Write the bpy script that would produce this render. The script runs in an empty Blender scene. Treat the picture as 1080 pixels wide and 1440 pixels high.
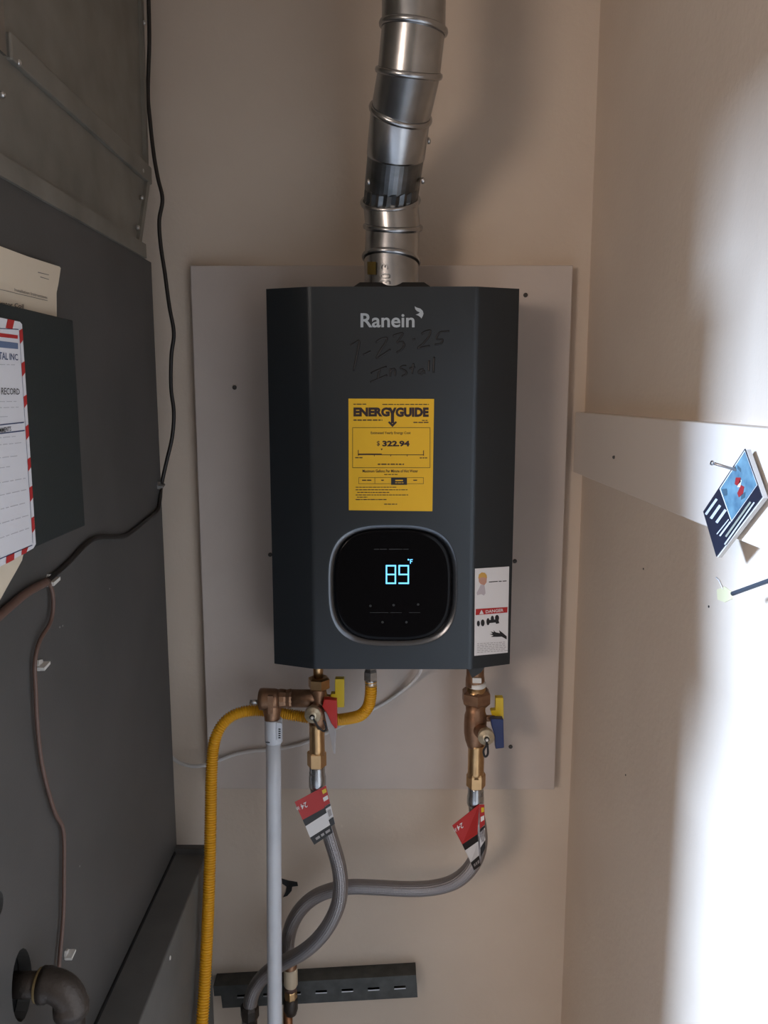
import bpy, bmesh, math, random
from mathutils import Vector as V, Matrix
random.seed(7)
sc = bpy.context.scene
COL = sc.collection

# ------------------------------------------------------------------ camera
PITCH, YAW, F, CAMZ = math.radians(8.6), math.radians(0.27), 1080.0, 1.5
cd = bpy.data.cameras.new('camera'); cam = bpy.data.objects.new('camera', cd); COL.objects.link(cam)
cd.sensor_fit = 'VERTICAL'; cd.sensor_height = 24.0; cd.lens = 24.0 * F / 1440.0
cd.clip_start = 0.02
cam.location = (0, 0, CAMZ); cam.rotation_euler = (math.pi/2 - PITCH, 0, YAW)
sc.camera = cam

# ------------------------------------------------------------------ world, daylight, exposure
w = bpy.data.worlds.new('room_ambient'); sc.world = w; w.use_nodes = True
bg = w.node_tree.nodes['Background']; bg.inputs[0].default_value = (1.0, 0.82, 0.66, 1); bg.inputs[1].default_value = 0.15
ld = bpy.data.lights.new('daylight', 'AREA'); ld.shape = 'RECTANGLE'; ld.size = 0.46; ld.size_y = 0.62
ld.energy = 470; ld.color = (0.53, 0.71, 1.0)
lo = bpy.data.objects.new('daylight', ld); COL.objects.link(lo)
lo.location = (-3.0, -0.10, 2.25)
lo.rotation_euler = (V((0.31, 0.45, 1.2)) - V(lo.location)).to_track_quat('-Z', 'Y').to_euler()
l2 = bpy.data.lights.new('room_lamp', 'AREA'); l2.shape = 'DISK'; l2.size = 0.85; l2.energy = 26; l2.color = (1.0, 0.80, 0.67)
lo2 = bpy.data.objects.new('room_lamp', l2); COL.objects.link(lo2); lo2.location = (-1.8, -1.8, 1.9)
lo2.rotation_euler = (V((0.2, 1.0, 1.4)) - V(lo2.location)).to_track_quat('-Z', 'Y').to_euler()
vs = sc.view_settings
vs.view_transform = 'Standard'; vs.look = 'None'; vs.gamma = 1.0; vs.use_curve_mapping = False; vs.exposure = 0.0

# ------------------------------------------------------------------ the place in metres (X right, Y into the closet, Z up)
WALL, BOARD = 1.22, 1.20          # back wall, face of the mounting board
XR, XF, DB = 0.31, -0.339, 1.14   # right wall, furnace side, furnace back edge
SIDE, FRONT = 1.070, 1.048        # heater side edges, heater front
R3 = cam.rotation_euler.to_matrix(); C0 = V((0, 0, CAMZ))
def ray(px, py): return R3 @ V(((px-540)/F, (720-py)/F, -1))
def W(px, py, Y=None, X=None, Z=None, pl=None):   # point of the photograph on a known plane of the place
    d = ray(px, py)
    if Y is not None: t = Y/d.y
    elif X is not None: t = X/d.x
    elif Z is not None: t = (Z-CAMZ)/d.z
    else: t = (pl[0]-C0).dot(pl[1]) / d.dot(pl[1])
    return C0 + d*t
def Wz(px, py, zc): return C0 + ray(px, py)*zc
def pxm(p): return (p-C0).dot(R3 @ V((0, 0, -1)))/F      # metres per pixel at p
def PY(y): return (V((0, y, 0)), V((0, -1, 0)))
def PX(x, s=1): return (V((x, 0, 0)), V((s, 0, 0)))
def lift(pl, e): return (pl[0]+pl[1]*e, pl[1])

# ------------------------------------------------------------------ materials
MAT = {}
def mat(name, col, rough=0.5, metal=0.0, noise=None, bump=0.0, bscale=200, emit=None, coat=0.0, alpha=None, spec=None):
    m = bpy.data.materials.new(name); m.use_nodes = True; nt = m.node_tree; b = nt.nodes['Principled BSDF']
    c = (*col, 1); b.inputs['Base Color'].default_value = c
    b.inputs['Roughness'].default_value = rough; b.inputs['Metallic'].default_value = metal
    if coat: b.inputs['Coat Weight'].default_value = coat; b.inputs['Coat Roughness'].default_value = 0.15
    if spec is not None: b.inputs['Specular IOR Level'].default_value = spec
    if emit: b.inputs['Emission Color'].default_value = (*emit[0], 1); b.inputs['Emission Strength'].default_value = emit[1]
    if alpha is not None: b.inputs['Alpha'].default_value = alpha
    tc = nt.nodes.new('ShaderNodeTexCoord')
    if noise:
        col2, sc_, lo_, hi_ = noise
        n = nt.nodes.new('ShaderNodeTexNoise'); n.inputs['Scale'].default_value = sc_; n.inputs['Detail'].default_value = 5
        nt.links.new(tc.outputs['Object'], n.inputs['Vector'])
        r = nt.nodes.new('ShaderNodeValToRGB'); r.color_ramp.elements[0].position = lo_; r.color_ramp.elements[1].position = hi_
        r.color_ramp.elements[0].color = c; r.color_ramp.elements[1].color = (*col2, 1)
        nt.links.new(n.outputs['Fac'], r.inputs['Fac']); nt.links.new(r.outputs['Color'], b.inputs['Base Color'])
    if bump:
        n = nt.nodes.new('ShaderNodeTexNoise'); n.inputs['Scale'].default_value = bscale; n.inputs['Detail'].default_value = 4
        nt.links.new(tc.outputs['Object'], n.inputs['Vector'])
        bp = nt.nodes.new('ShaderNodeBump'); bp.inputs['Strength'].default_value = bump; bp.inputs['Distance'].default_value = 0.002
        nt.links.new(n.outputs['Fac'], bp.inputs['Height']); nt.links.new(bp.outputs['Normal'], b.inputs['Normal'])
    MAT[name] = m; return m
mat('wall_paint', (0.66, 0.565, 0.465), 0.75, noise=((0.60, 0.50, 0.405), 4.0, 0.35, 0.75), bump=0.25, bscale=130)
mat('board_paint', (0.60, 0.53, 0.475), 0.7, noise=((0.53, 0.465, 0.42), 5.0, 0.35, 0.7), bump=0.2, bscale=90)
mat('cleat_paint', (0.68, 0.60, 0.52), 0.65, bump=0.15, bscale=60)
mat('floor_concrete', (0.46, 0.44, 0.41), 0.8, noise=((0.38, 0.36, 0.34), 6, 0.3, 0.7), bump=0.3)
mat('heater_grey', (0.058, 0.066, 0.073), 0.33, metal=0.85, bump=0.04, bscale=900)
mat('black_glass', (0.003, 0.003, 0.004), 0.12, spec=0.12)
mat('black_plastic', (0.012, 0.012, 0.012), 0.45)
mat('logo_grey', (0.42, 0.47, 0.50), 0.5)
mat('marker_ink', (0.004, 0.004, 0.005), 0.35)
mat('digit_glow', (0.1, 0.4, 0.6), 0.5, emit=((0.15, 0.55, 1.0), 1.6))
mat('faint_print', (0.018, 0.02, 0.021), 0.5)
mat('label_yellow', (0.82, 0.48, 0.008), 0.5)
mat('label_ink', (0.025, 0.008, 0.008), 0.5)
mat('label_black', (0.012, 0.012, 0.014), 0.45)
mat('label_white', (0.75, 0.74, 0.74), 0.5)
mat('label_red', (0.45, 0.02, 0.02), 0.5)
mat('label_grey', (0.38, 0.36, 0.36), 0.5)
mat('hat_yellow', (0.62, 0.36, 0.08), 0.5); mat('skin_print', (0.55, 0.30, 0.22), 0.5); mat('shirt_print', (0.5, 0.45, 0.48), 0.5)
mat('galvanised', (0.52, 0.53, 0.54), 0.27, metal=1.0, noise=((0.38, 0.39, 0.40), 30, 0.3, 0.7), bump=0.06, bscale=60)
mat('galvanised_dark', (0.24, 0.25, 0.26), 0.35, metal=1.0, noise=((0.12, 0.13, 0.13), 40, 0.3, 0.7))
mat('duct_steel', (0.30, 0.285, 0.25), 0.55, metal=0.55, noise=((0.20, 0.19, 0.165), 12, 0.3, 0.7), bump=0.08, bscale=40)
mat('furnace_paint', (0.082, 0.078, 0.074), 0.55, noise=((0.066, 0.064, 0.060), 9, 0.3, 0.7), bump=0.05, bscale=300)
mat('furnace_base', (0.125, 0.122, 0.115), 0.55, noise=((0.095, 0.094, 0.088), 14, 0.3, 0.7), bump=0.06, bscale=200); mat('furnace_speck', (0.25, 0.24, 0.23), 0.6)
mat('dark_inside', (0.004, 0.004, 0.004), 0.9)
mat('brass', (0.62, 0.40, 0.20), 0.30, metal=1.0, noise=((0.50, 0.31, 0.15), 60, 0.3, 0.7))
mat('bronze', (0.36, 0.21, 0.125), 0.42, metal=0.85, noise=((0.25, 0.14, 0.085), 80, 0.3, 0.7), bump=0.15, bscale=700)
mat('brass_pale', (0.58, 0.50, 0.36), 0.38, metal=0.7)
mat('teflon', (0.72, 0.70, 0.66), 0.6)
mat('vinyl_yellow', (0.72, 0.52, 0.02), 0.4); mat('vinyl_red', (0.50, 0.018, 0.012), 0.4); mat('vinyl_blue', (0.008, 0.022, 0.12), 0.4)
mat('rubber', (0.010, 0.010, 0.011), 0.5)
mat('pvc', (0.66, 0.69, 0.74), 0.35, noise=((0.60, 0.63, 0.68), 25, 0.45, 0.75))
mat('gas_yellow', (0.72, 0.36, 0.012), 0.42)
mat('cable_white', (0.68, 0.66, 0.64), 0.45)
mat('cable_black', (0.012, 0.010, 0.009), 0.45)
mat('cable_brown', (0.115, 0.066, 0.05), 0.5)
mat('clip_white', (0.62, 0.60, 0.56), 0.5)
mat('iron', (0.055, 0.045, 0.038), 0.45, metal=0.5, bump=0.3, bscale=300)
mat('sealant', (0.30, 0.22, 0.10), 0.6)
mat('copper', (0.50, 0.22, 0.10), 0.4, metal=0.9, noise=((0.28, 0.14, 0.08), 60, 0.35, 0.7))
mat('cream_pipe', (0.60, 0.50, 0.36), 0.5)
mat('strut_metal', (0.10, 0.104, 0.10), 0.5, metal=0.5, noise=((0.06, 0.062, 0.06), 50, 0.3, 0.7))
mat('pouch', (0.020, 0.026, 0.026), 0.6, bump=0.1, bscale=500)
mat('paper_cream', (0.66, 0.57, 0.44), 0.75); mat('paper_white', (0.70, 0.70, 0.73), 0.65)
mat('ink_grey', (0.20, 0.18, 0.16), 0.7); mat('ink_black', (0.05, 0.045, 0.045), 0.7); mat('ink_blue', (0.04, 0.06, 0.14), 0.6)
mat('band_blue', (0.12, 0.17, 0.28), 0.6); mat('pencil', (0.46, 0.46, 0.49), 0.7); mat('stripe_red', (0.46, 0.03, 0.03), 0.55)
mat('card_black', (0.014, 0.016, 0.03), 0.4); mat('card_print', (0.50, 0.52, 0.56), 0.5); mat('card_olive', (0.28, 0.29, 0.24), 0.5)
mat('card_edge', (0.55, 0.53, 0.50), 0.7)
mat('sea_blue', (0.05, 0.12, 0.19), 0.4, noise=((0.16, 0.30, 0.38), 60, 0.35, 0.65)); mat('boat_red', (0.28, 0.02, 0.025), 0.5); mat('shade_blue', (0.05, 0.10, 0.14), 0.5)
mat('nail_steel', (0.45, 0.45, 0.47), 0.35, metal=1.0); mat('rod_steel', (0.10, 0.12, 0.15), 0.4, metal=0.6)
mat('tape_yellow', (0.70, 0.66, 0.42), 0.6); mat('clear_film', (0.8, 0.8, 0.82), 0.2, alpha=0.45)
mat('screw_dark', (0.10, 0.095, 0.09), 0.45, metal=0.8); mat('screw_zinc', (0.6, 0.6, 0.6), 0.3, metal=1.0)
# braided steel: two crossed wave bumps over the hose's own length and turn
m = mat('braid', (0.36, 0.345, 0.35), 0.36, metal=0.9); nt = m.node_tree; b = nt.nodes['Principled BSDF']
uv = nt.nodes.new('ShaderNodeUVMap'); add = None
for k, (a, c) in enumerate(((1, 1), (1, -1))):
    sx = nt.nodes.new('ShaderNodeVectorMath'); sx.operation = 'DOT_PRODUCT'; sx.inputs[1].default_value = (a*2*math.pi*230, c*2*math.pi*12, 0)
    nt.links.new(uv.outputs[0], sx.inputs[0])
    sn = nt.nodes.new('ShaderNodeMath'); sn.operation = 'SINE'; nt.links.new(sx.outputs['Value'], sn.inputs[0])
    if add is None: add = sn
    else:
        mu = nt.nodes.new('ShaderNodeMath'); mu.operation = 'MULTIPLY'; nt.links.new(add.outputs[0], mu.inputs[0]); nt.links.new(sn.outputs[0], mu.inputs[1]); add = mu
bp = nt.nodes.new('ShaderNodeBump'); bp.inputs['Strength'].default_value = 0.5; bp.inputs['Distance'].default_value = 0.0008
nt.links.new(add.outputs[0], bp.inputs['Height']); nt.links.new(bp.outputs[0], b.inputs['Normal'])

# ------------------------------------------------------------------ mesh helpers
def frame(a):
    a = V(a).normalized(); h = V((0, 0, 1)) if abs(a.z) < 0.9 else V((1, 0, 0))
    u = a.cross(h).normalized(); return a, u, a.cross(u).normalized()
def smooth_path(pts, n=8):
    out = []; P = [V(p) for p in pts]; P = [P[0]*2-P[1]] + P + [P[-1]*2-P[-2]]
    for i in range(1, len(P)-2):
        a, b_, c, d = P[i-1:i+3]
        for k in range(n):
            t = k/n
            out.append(0.5*((2*b_)+(c-a)*t+(2*a-5*b_+4*c-d)*t*t+(3*b_-a-3*c+d)*t**3))
    out.append(P[-2]); return out
def resample(pts, step):
    out = [pts[0]]; acc = 0.0
    for a, b_ in zip(pts, pts[1:]):
        L = (b_-a).length; s = step-acc
        while s <= L:
            out.append(a.lerp(b_, s/L)); s += step
        acc = L-(s-step)
    return out
class MB:
    def __init__(self): self.v, self.f, self.sm, self.uv = [], [], [], {}
    def face(self, pts, smooth=False):
        i = len(self.v); self.v += [V(p) for p in pts]; self.f.append(list(range(i, i+len(pts)))); self.sm.append(smooth); return self
    def rings(self, rings, smooth=True, caps=(True, True), uvs=None):
        n = len(rings[0]); i0 = len(self.v)
        for r in rings: self.v += [V(p) for p in r]
        for j in range(len(rings)-1):
            for k in range(n):
                a, b_ = i0+j*n+k, i0+j*n+(k+1) % n
                self.f.append([a, b_, b_+n, a+n]); self.sm.append(smooth)
                if uvs: self.uv[len(self.f)-1] = [(uvs[j], k/n), (uvs[j], (k+1)/n), (uvs[j+1], (k+1)/n), (uvs[j+1], k/n)]
        if caps[0]: self.f.append([i0+k for k in range(n)][::-1]); self.sm.append(False)
        if caps[1]: self.f.append([i0+(len(rings)-1)*n+k for k in range(n)]); self.sm.append(False)
        return self
    def lathe(self, prof, o, axis, n=24, smooth=True, caps=(True, True), phase=0.0):
        a, u, w_ = frame(axis); o = V(o)
        return self.rings([[o+a*s+(u*math.cos(2*math.pi*k/n+phase)+w_*math.sin(2*math.pi*k/n+phase))*r for k in range(n)] for r, s in prof], smooth, caps)
    def tube(self, path, rad, n=12, caps=(True, True), uv=False, squash=None):
        rings, us, L = [], [], 0.0; u = None
        for i, p in enumerate(path):
            t = (path[min(i+1, len(path)-1)]-path[max(i-1, 0)]).normalized()
            if u is None: _, u, _w = frame(t)
            u = (u-t*u.dot(t)).normalized(); w_ = t.cross(u)
            r = rad(i) if callable(rad) else rad
            if i: L += (p-path[i-1]).length
            us.append(L)
            rings.append([p+(u*math.cos(2*math.pi*k/n)+w_*math.sin(2*math.pi*k/n))*r for k in range(n)])
        return self.rings(rings, True, caps, us if uv else None)
    def box(self, lo_, hi_):
        x0, y0, z0 = lo_; x1, y1, z1 = hi_
        p = [V((x, y, z)) for z in (z0, z1) for y in (y0, y1) for x in (x0, x1)]
        for q in ((0, 2, 3, 1), (4, 5, 7, 6), (0, 1, 5, 4), (2, 6, 7, 3), (0, 4, 6, 2), (1, 3, 7, 5)): self.face([p[k] for k in q])
        return self
    def prism(self, poly, d):        # polygon of points, thickened along d
        d = V(d); P = [V(p) for p in poly]; Q = [p+d for p in P]; n = len(P)
        self.face(P); self.face(Q[::-1])
        for k in range(n): self.face([P[k], Q[k], Q[(k+1) % n], P[(k+1) % n]])
        return self
    def text(self, s, quad, at, bold=0.0, res=3):   # ink box of the words fitted to four corners TL TR BR BL
        cu = bpy.data.curves.new('words', 'FONT'); cu.body = s; cu.resolution_u = res; cu.offset = bold; cu.fill_mode = 'FRONT'
        ob = bpy.data.objects.new('words', cu); me = ob.to_mesh()
        xs = [v.co.x for v in me.vertices]; ys = [v.co.y for v in me.vertices]
        x0, x1, y0, y1 = min(xs), max(xs), min(ys), max(ys); i0 = len(self.v)
        TL, TR, BR, BL = quad
        for v in me.vertices:
            a = (v.co.x-x0)/(x1-x0); c = (y1-v.co.y)/(y1-y0)
            px = (TL[0]*(1-a)+TR[0]*a)*(1-c)+(BL[0]*(1-a)+BR[0]*a)*c
            py = (TL[1]*(1-a)+TR[1]*a)*(1-c)+(BL[1]*(1-a)+BR[1]*a)*c
            self.v.append(at(px, py))
        for p in me.polygons: self.f.append([i0+k for k in p.vertices]); self.sm.append(False)
        ob.to_mesh_clear(); bpy.data.objects.remove(ob); bpy.data.curves.remove(cu); return self
ROOT = {}
def build(name, mb, m, parent=None, fix=True):
    me = bpy.data.meshes.new(name)
    if parent is None:
        zs = [v.z for v in mb.v]; L = V((sum(v.x for v in mb.v)/len(mb.v), sum(v.y for v in mb.v)/len(mb.v), min(zs)))
    else: L = ROOT[parent.name]
    me.from_pydata([v-L for v in mb.v], [], mb.f)
    for p, s in zip(me.polygons, mb.sm): p.use_smooth = s
    if mb.uv:
        ul = me.uv_layers.new(name='UVMap')
        for fi, c in mb.uv.items():
            for k, li in enumerate(me.polygons[fi].loop_indices): ul.data[li].uv = c[k]
    if fix:
        bm = bmesh.new(); bm.from_mesh(me); bmesh.ops.remove_doubles(bm, verts=bm.verts, dist=1e-6)
        bmesh.ops.recalc_face_normals(bm, faces=bm.faces); bm.to_mesh(me); bm.free()
    me.materials.append(MAT[m]); o = bpy.data.objects.new(name, me); COL.objects.link(o)
    if parent is None: o.location = L
    else: o.parent = parent
    ROOT[o.name] = L; return o
def tag(o, label, cat, group=None):
    o['label'] = label; o['category'] = cat
    if group: o['group'] = group
    return o
def thing(name, label, cat, loc, group=None):
    o = bpy.data.objects.new(name, None); COL.objects.link(o); o.empty_display_size = 0.02; o.location = loc; ROOT[o.name] = V(loc)
    return tag(o, label, cat, group)
def struct(name, mb, m, label):
    o = build(name, mb, m); o['kind'] = 'structure'; o['label'] = label; return o
def bevel(o, wd, seg=2):
    md = o.modifiers.new('bevel', 'BEVEL'); md.width = wd; md.segments = seg; md.limit_method = 'ANGLE'; md.angle_limit = math.radians(40); return o
def vlathe(mb, xc, prof, Y, n=24, smooth=True, phase=0.0):    # upright turned shape, photo rows and half widths
    pts = [W(xc, y, Y=Y) for y, _ in prof]; o = V((pts[0].x, Y, 0))
    return mb.lathe([(hw*pxm(p), p.z) for p, (y, hw) in zip(pts, prof)], o, (0, 0, 1), n, smooth, phase=phase)
def hlathe(mb, yc, prof, Y, n=24, smooth=True):
    pts = [W(x, yc, Y=Y) for x, _ in prof]; o = V((0, Y, pts[0].z))
    return mb.lathe([(hw*pxm(p), p.x) for p, (x, hw) in zip(pts, prof)], o, (1, 0, 0), n, smooth)
def under(mb):       # end flush against the underside of the heater
    for v in mb.v: v.z = min(v.z, zb+0.0003)
    return mb
def flat(mb, poly, pl, e=0.0):
    return mb.face([W(x, y, pl=lift(pl, e)) for x, y in poly])
def rect(mb, x0, y0, x1, y1, pl, e=0.0): return flat(mb, [(x0, y0), (x1, y0), (x1, y1), (x0, y1)], pl, e)
def bars(mb, y, spans, h, pl, e):
    for a, b_ in spans: rect(mb, a, y-h/2, b_, y+h/2, pl, e)
def on(pl, e): return lambda x, y: W(x, y, pl=lift(pl, e))
def q(x0, y0, x1, y1): return [(x0, y0), (x1, y0), (x1, y1), (x0, y1)]
def screw(parent, p, n, r=0.0035, m='screw_dark', name='screw'):
    mb = MB().lathe([(r, -0.002), (r, 0.001), (r*0.75, 0.0022), (r*0.4, 0.0022), (r*0.35, 0.0012)], p, n, 12)
    return build(name, mb, m, parent)

# ------------------------------------------------------------------ the room
struct('wall_back', MB().box((-1.0, WALL, 0), (XR+0.1, WALL+0.1, 2.45)), 'wall_paint', 'cream painted back wall of the closet')
struct('wall_right', MB().box((XR, -0.45, 0), (XR+0.1, WALL, 2.45)), 'wall_paint', 'cream painted right wall, sunlit near the door')
struct('wall_left', MB().box((-1.05, 0.56, 0), (-0.95, WALL+0.1, 2.45)), 'wall_paint', 'cream wall behind the furnace')
struct('floor', MB().box((-3.2, -2.0, -0.1), (XR+0.1, WALL+0.1, 0)), 'floor_concrete', 'grey concrete floor')
struct('ceiling', MB().box((-3.2, -2.0, 2.45), (XR+0.1, WALL+0.1, 2.55)), 'wall_paint', 'cream ceiling of the closet')
struct('shade_header_1', MB().box((-1.25, -0.5, 1.86), (-1.15, 0.66, 2.45)), 'wall_paint', 'unseen header added to cut off the top of the daylight')  # added out of view to keep daylight off the upper right wall
wb = bpy.data.objects['wall_back']
hole = MB().prism([W(x, y, Y=WALL-0.0015) for x, y in ((396, 1236), (406, 1239), (418, 1241), (419, 1246), (411, 1247), (410, 1253), (404, 1260), (398, 1262), (402, 1254), (403, 1247), (397, 1243))], (0, 0.003, 0))
build('tear', hole, 'black_plastic', wb)
wr = bpy.data.objects['wall_right']
for x, y in ((997, 853), (905, 800), (880, 1090)):
    build('nail_hole', MB().lathe([(0.0012, 0), (0.0012, 0.0006)], W(x, y, X=XR), (-1, 0, 0), 8), 'black_plastic', wr)

# ------------------------------------------------------------------ mounting board
bx0, bx1 = W(267, 373, Y=BOARD).x, W(806, 375, Y=BOARD).x; bz0, bz1 = W(540, 1110, Y=BOARD).z, W(540, 373, Y=BOARD).z
board = thing('mounting_board', 'painted plywood board screwed to the back wall behind the water heater', 'board', (0, WALL, bz0))
bevel(build('panel', MB().box((bx0, BOARD, bz0), (bx1, WALL+0.001, bz1)), 'board_paint', board), 0.0015)
for x, y in ((739, 415), (380, 780), (724, 789), (718, 1050), (782, 358), (330, 545), (354, 988)):
    if y > 373: screw(board, W(x, y, Y=BOARD), (0, -1, 0), 0.0034)

# ------------------------------------------------------------------ water heater
zt, zb = W(550, 403, Y=FRONT).z, W(550, 941, Y=FRONT).z
xl = (W(372, 406, Y=SIDE).x+W(388, 936, Y=SIDE).x)/2; xr = (W(729, 405, Y=SIDE).x+W(718, 934, Y=SIDE).x)/2
fl = (W(434, 405, Y=FRONT).x+W(443, 940, Y=FRONT).x)/2; fr = (W(671, 404, Y=FRONT).x+W(662, 942, Y=FRONT).x)/2
BACK = 1.196
heater = thing('water_heater', 'dark grey wall-hung tankless water heater with a lit control panel', 'water heater', ((xl+xr)/2, BACK, zb))
prof = [(xl, BACK), (xl, SIDE), (fl, FRONT), (fr, FRONT), (xr, SIDE), (xr, BACK)]
mb = MB()
for (a, b_), (c, d) in zip([prof[0]], [prof[1]]): mb.face([(a, b_, zb), (c, d, zb), (c, d, zt), (a, b_, zt)])
mb.face([(prof[4][0], prof[4][1], zb), (prof[5][0], prof[5][1], zb), (prof[5][0], prof[5][1], zt), (prof[4][0], prof[4][1], zt)])
mb.face([(xl, BACK, zb), (xl, BACK, zt), (xr, BACK, zt), (xr, BACK, zb)])
mb.face([(x, y, zt) for x, y in prof]); mb.face([(x, y, zb) for x, y in prof[::-1]])
build('casing', mb, 'heater_grey', heater)
# front cover: two slanted flanks, rounded bends, flat front with the recess for the control panel
def bend(x, s):      # rounded bend at a front edge, s=-1 left
    ex = xl if s < 0 else xr; d = V((ex-x, SIDE-FRONT, 0)).normalized()
    A = V((x, FRONT, 0))+d*0.004; B = V((x, FRONT, 0)); C = V((x-s*0.004, FRONT, 0))
    return [A*(1-t)**2+B*2*t*(1-t)+C*t*t for t in (0, 0.25, 0.5, 0.75, 1)]
cc = W(552.5, 824.5, Y=FRONT); sp = pxm(cc)
def sup(a, rx, ry, e=3.1):
    c, s = math.cos(a), math.sin(a); k = (abs(c)**e+abs(s)**e)**(-1/e); return (rx*c*k, ry*s*k)
N = 96; angs = [2*math.pi*k/N for k in range(N)]
RX, RY = 83.5*sp, 80.5*sp
L_, R_ = bend(fl, -1), bend(fr, 1)
gl, gr = L_[-1].x, R_[-1].x
for cx_, cz_ in ((gl, zb), (gr, zb), (gr, zt), (gl, zt)):
    a = math.atan2(cz_-cc.z, cx_-cc.x) % (2*math.pi); k = min(range(N), key=lambda i: abs(angs[i]-a)); angs[k] = a
mb = MB(); outer, ring0, ring1, ring2, ring3, ring4 = [], [], [], [], [], []
for a in angs:
    c, s = math.cos(a), math.sin(a); t = 9
    if c > 1e-9: t = min(t, (gr-cc.x)/c)
    if c < -1e-9: t = min(t, (gl-cc.x)/c)
    if s > 1e-9: t = min(t, (zt-cc.z)/s)
    if s < -1e-9: t = min(t, (zb-cc.z)/s)
    outer.append((cc.x+c*t, FRONT, cc.z+s*t))
    for ring, k, dy in ((ring0, 1.095, 0), (ring1, 1.08, 0.0003), (ring2, 1.045, 0.0014), (ring3, 1.0, 0.0048), (ring4, 0.985, 0.0075)):
        x, z = sup(a, RX*k, RY*k); ring.append((cc.x+x, FRONT+dy, cc.z+z))
mb.rings([outer, ring0], False, (False, False)); mb.rings([ring0, ring1], True, (False, False))
for P in (L_, R_):
    E = V((xl if P is L_ else xr, SIDE, 0)); strip = [E]+P
    for a, b_ in zip(strip, strip[1:]): mb.face([(a.x, a.y, zb), (b_.x, b_.y, zb), (b_.x, b_.y, zt), (a.x, a.y, zt)])
build('front_cover', mb, 'heater_grey', heater)
mat('bezel_satin', (0.14, 0.15, 0.165), 0.26, metal=1.0)
build('panel_bezel', MB().rings([ring1, ring2, ring3, ring4], True, (False, False)), 'bezel_satin', heater)
# control panel
mb = MB(); rr = []
for k, dy in ((1.0, 0.0085), (1.0, 0.0050), (0.975, 0.0038), (0.93, 0.0034)):
    rr.append([(cc.x+sup(a, RX*k, RY*k)[0], FRONT+dy, cc.z+sup(a, RX*k, RY*k)[1]) for a in angs])
cp = build('control_panel', mb.rings(rr, True), 'black_glass', heater)
GP = PY(FRONT+0.0034); mb = MB()
def seg7(mb, x0, y0, x1, y1, on_, t=2.0):
    ym = (y0+y1)/2
    S = {'a': (x0, y0, x1, y0+t), 'g': (x0, ym-t/2, x1, ym+t/2), 'd': (x0, y1-t, x1, y1), 'f': (x0, y0, x0+t, ym), 'e': (x0, ym, x0+t, y1), 'b': (x1-t, y0, x1, ym), 'c': (x1-t, ym, x1, y1)}
    for c in on_: rect(mb, *S[c], GP, 0.0003+0.00003*ord(c)/100)
m8 = MB(); seg7(m8, 542.5, 794.5, 557, 821.2, 'abcdefg'); build('digit', m8, 'digit_glow', cp, False)
m9 = MB(); seg7(m9, 560.4, 794.5, 575.2, 821.2, 'abcdfg'); build('digit', m9, 'digit_glow', cp, False)
mu = MB()
for k, a in enumerate(((576.6, 786.4, 577.7, 792.6), (577.7, 786.4, 580.4, 787.4), (577.7, 789, 579.8, 790))): rect(mu, *a, GP, 0.0003)
mu.lathe([(1.2*sp, 0), (1.2*sp, 0.0003), (0.5*sp, 0.0003), (0.5*sp, 0)], W(574.4, 787, pl=GP), (0, -1, 0), 10)
build('degree_sign', mu, 'digit_glow', cp, False)
mb = MB(); bars(mb, 772.3, ((526, 533), (534, 544), (547, 566), (567, 574.5)), 1.1, GP, 0.0003)
build('panel_lettering', mb, 'faint_print', cp, False)
mb = MB(); bars(mb, 861.5, ((520, 546), (549, 565), (575, 591)), 0.7, GP, 0.0003); build('panel_rule', mb, 'faint_print', cp, False)
for x, y in ((553.5, 851), (588, 850), (521, 852), (538, 875), (571.5, 875)):
    build('touch_key', MB().lathe([(1.8*sp, 0), (1.8*sp, 0.0002)], W(x, y, pl=GP), (0, -1, 0), 10), 'faint_print', cp, False)
# brand lettering and flame mark
FP = PY(FRONT)
lg = build('brand_lettering', MB().text('Ranein', q(507, 440.5, 583, 460.5), on(FP, 0.0004), 0.018, 5), 'logo_grey', heater, False)
mb = MB()
flat(mb, [(583, 430.5), (586, 432.5), (591, 434), (594.5, 437), (595.6, 441), (594.5, 444.5), (592.5, 448), (591.5, 446.2), (588.5, 444), (584.5, 442.5), (588.5, 441.2), (590.4, 439.2), (586.5, 437.5), (584, 434.8)], FP, 0.0004)
build('brand_mark', mb, 'logo_grey', heater, False)
# marker handwriting
def hand(strokes, rad=1.5):
    mb = MB()
    for st in strokes:
        path = smooth_path([W(x, y, pl=lift(FP, 0.0001)) for x, y in st], 5)
        mb.tube(path, rad*sp, 6)
    for v in mb.v: v.y = FRONT-0.0003+(v.y-FRONT)*0.15
    return mb
Z6 = 170/1080
def hz(*p): return [(480+x*Z6, 425+y*Z6) for x, y in p]
build('handwritten_date', hand([hz((80, 385), (120, 365), (160, 348), (145, 450), (125, 540), (110, 615)), hz((195, 470), (230, 455), (262, 438)),
    hz((310, 360), (350, 330), (405, 318), (395, 360), (350, 430), (315, 500), (370, 470), (440, 420)),
    hz((460, 305), (500, 285), (550, 278), (520, 330), (500, 360), (550, 355), (560, 390), (530, 430), (495, 450)), hz((635, 335), (660, 328)),
    hz((715, 285), (750, 262), (798, 255), (780, 310), (730, 370), (685, 410), (740, 400), (790, 388)),
    hz((965, 258), (920, 265), (880, 270), (850, 320), (870, 335), (905, 335), (890, 370), (835, 378))]), 'marker_ink', heater, False)
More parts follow.
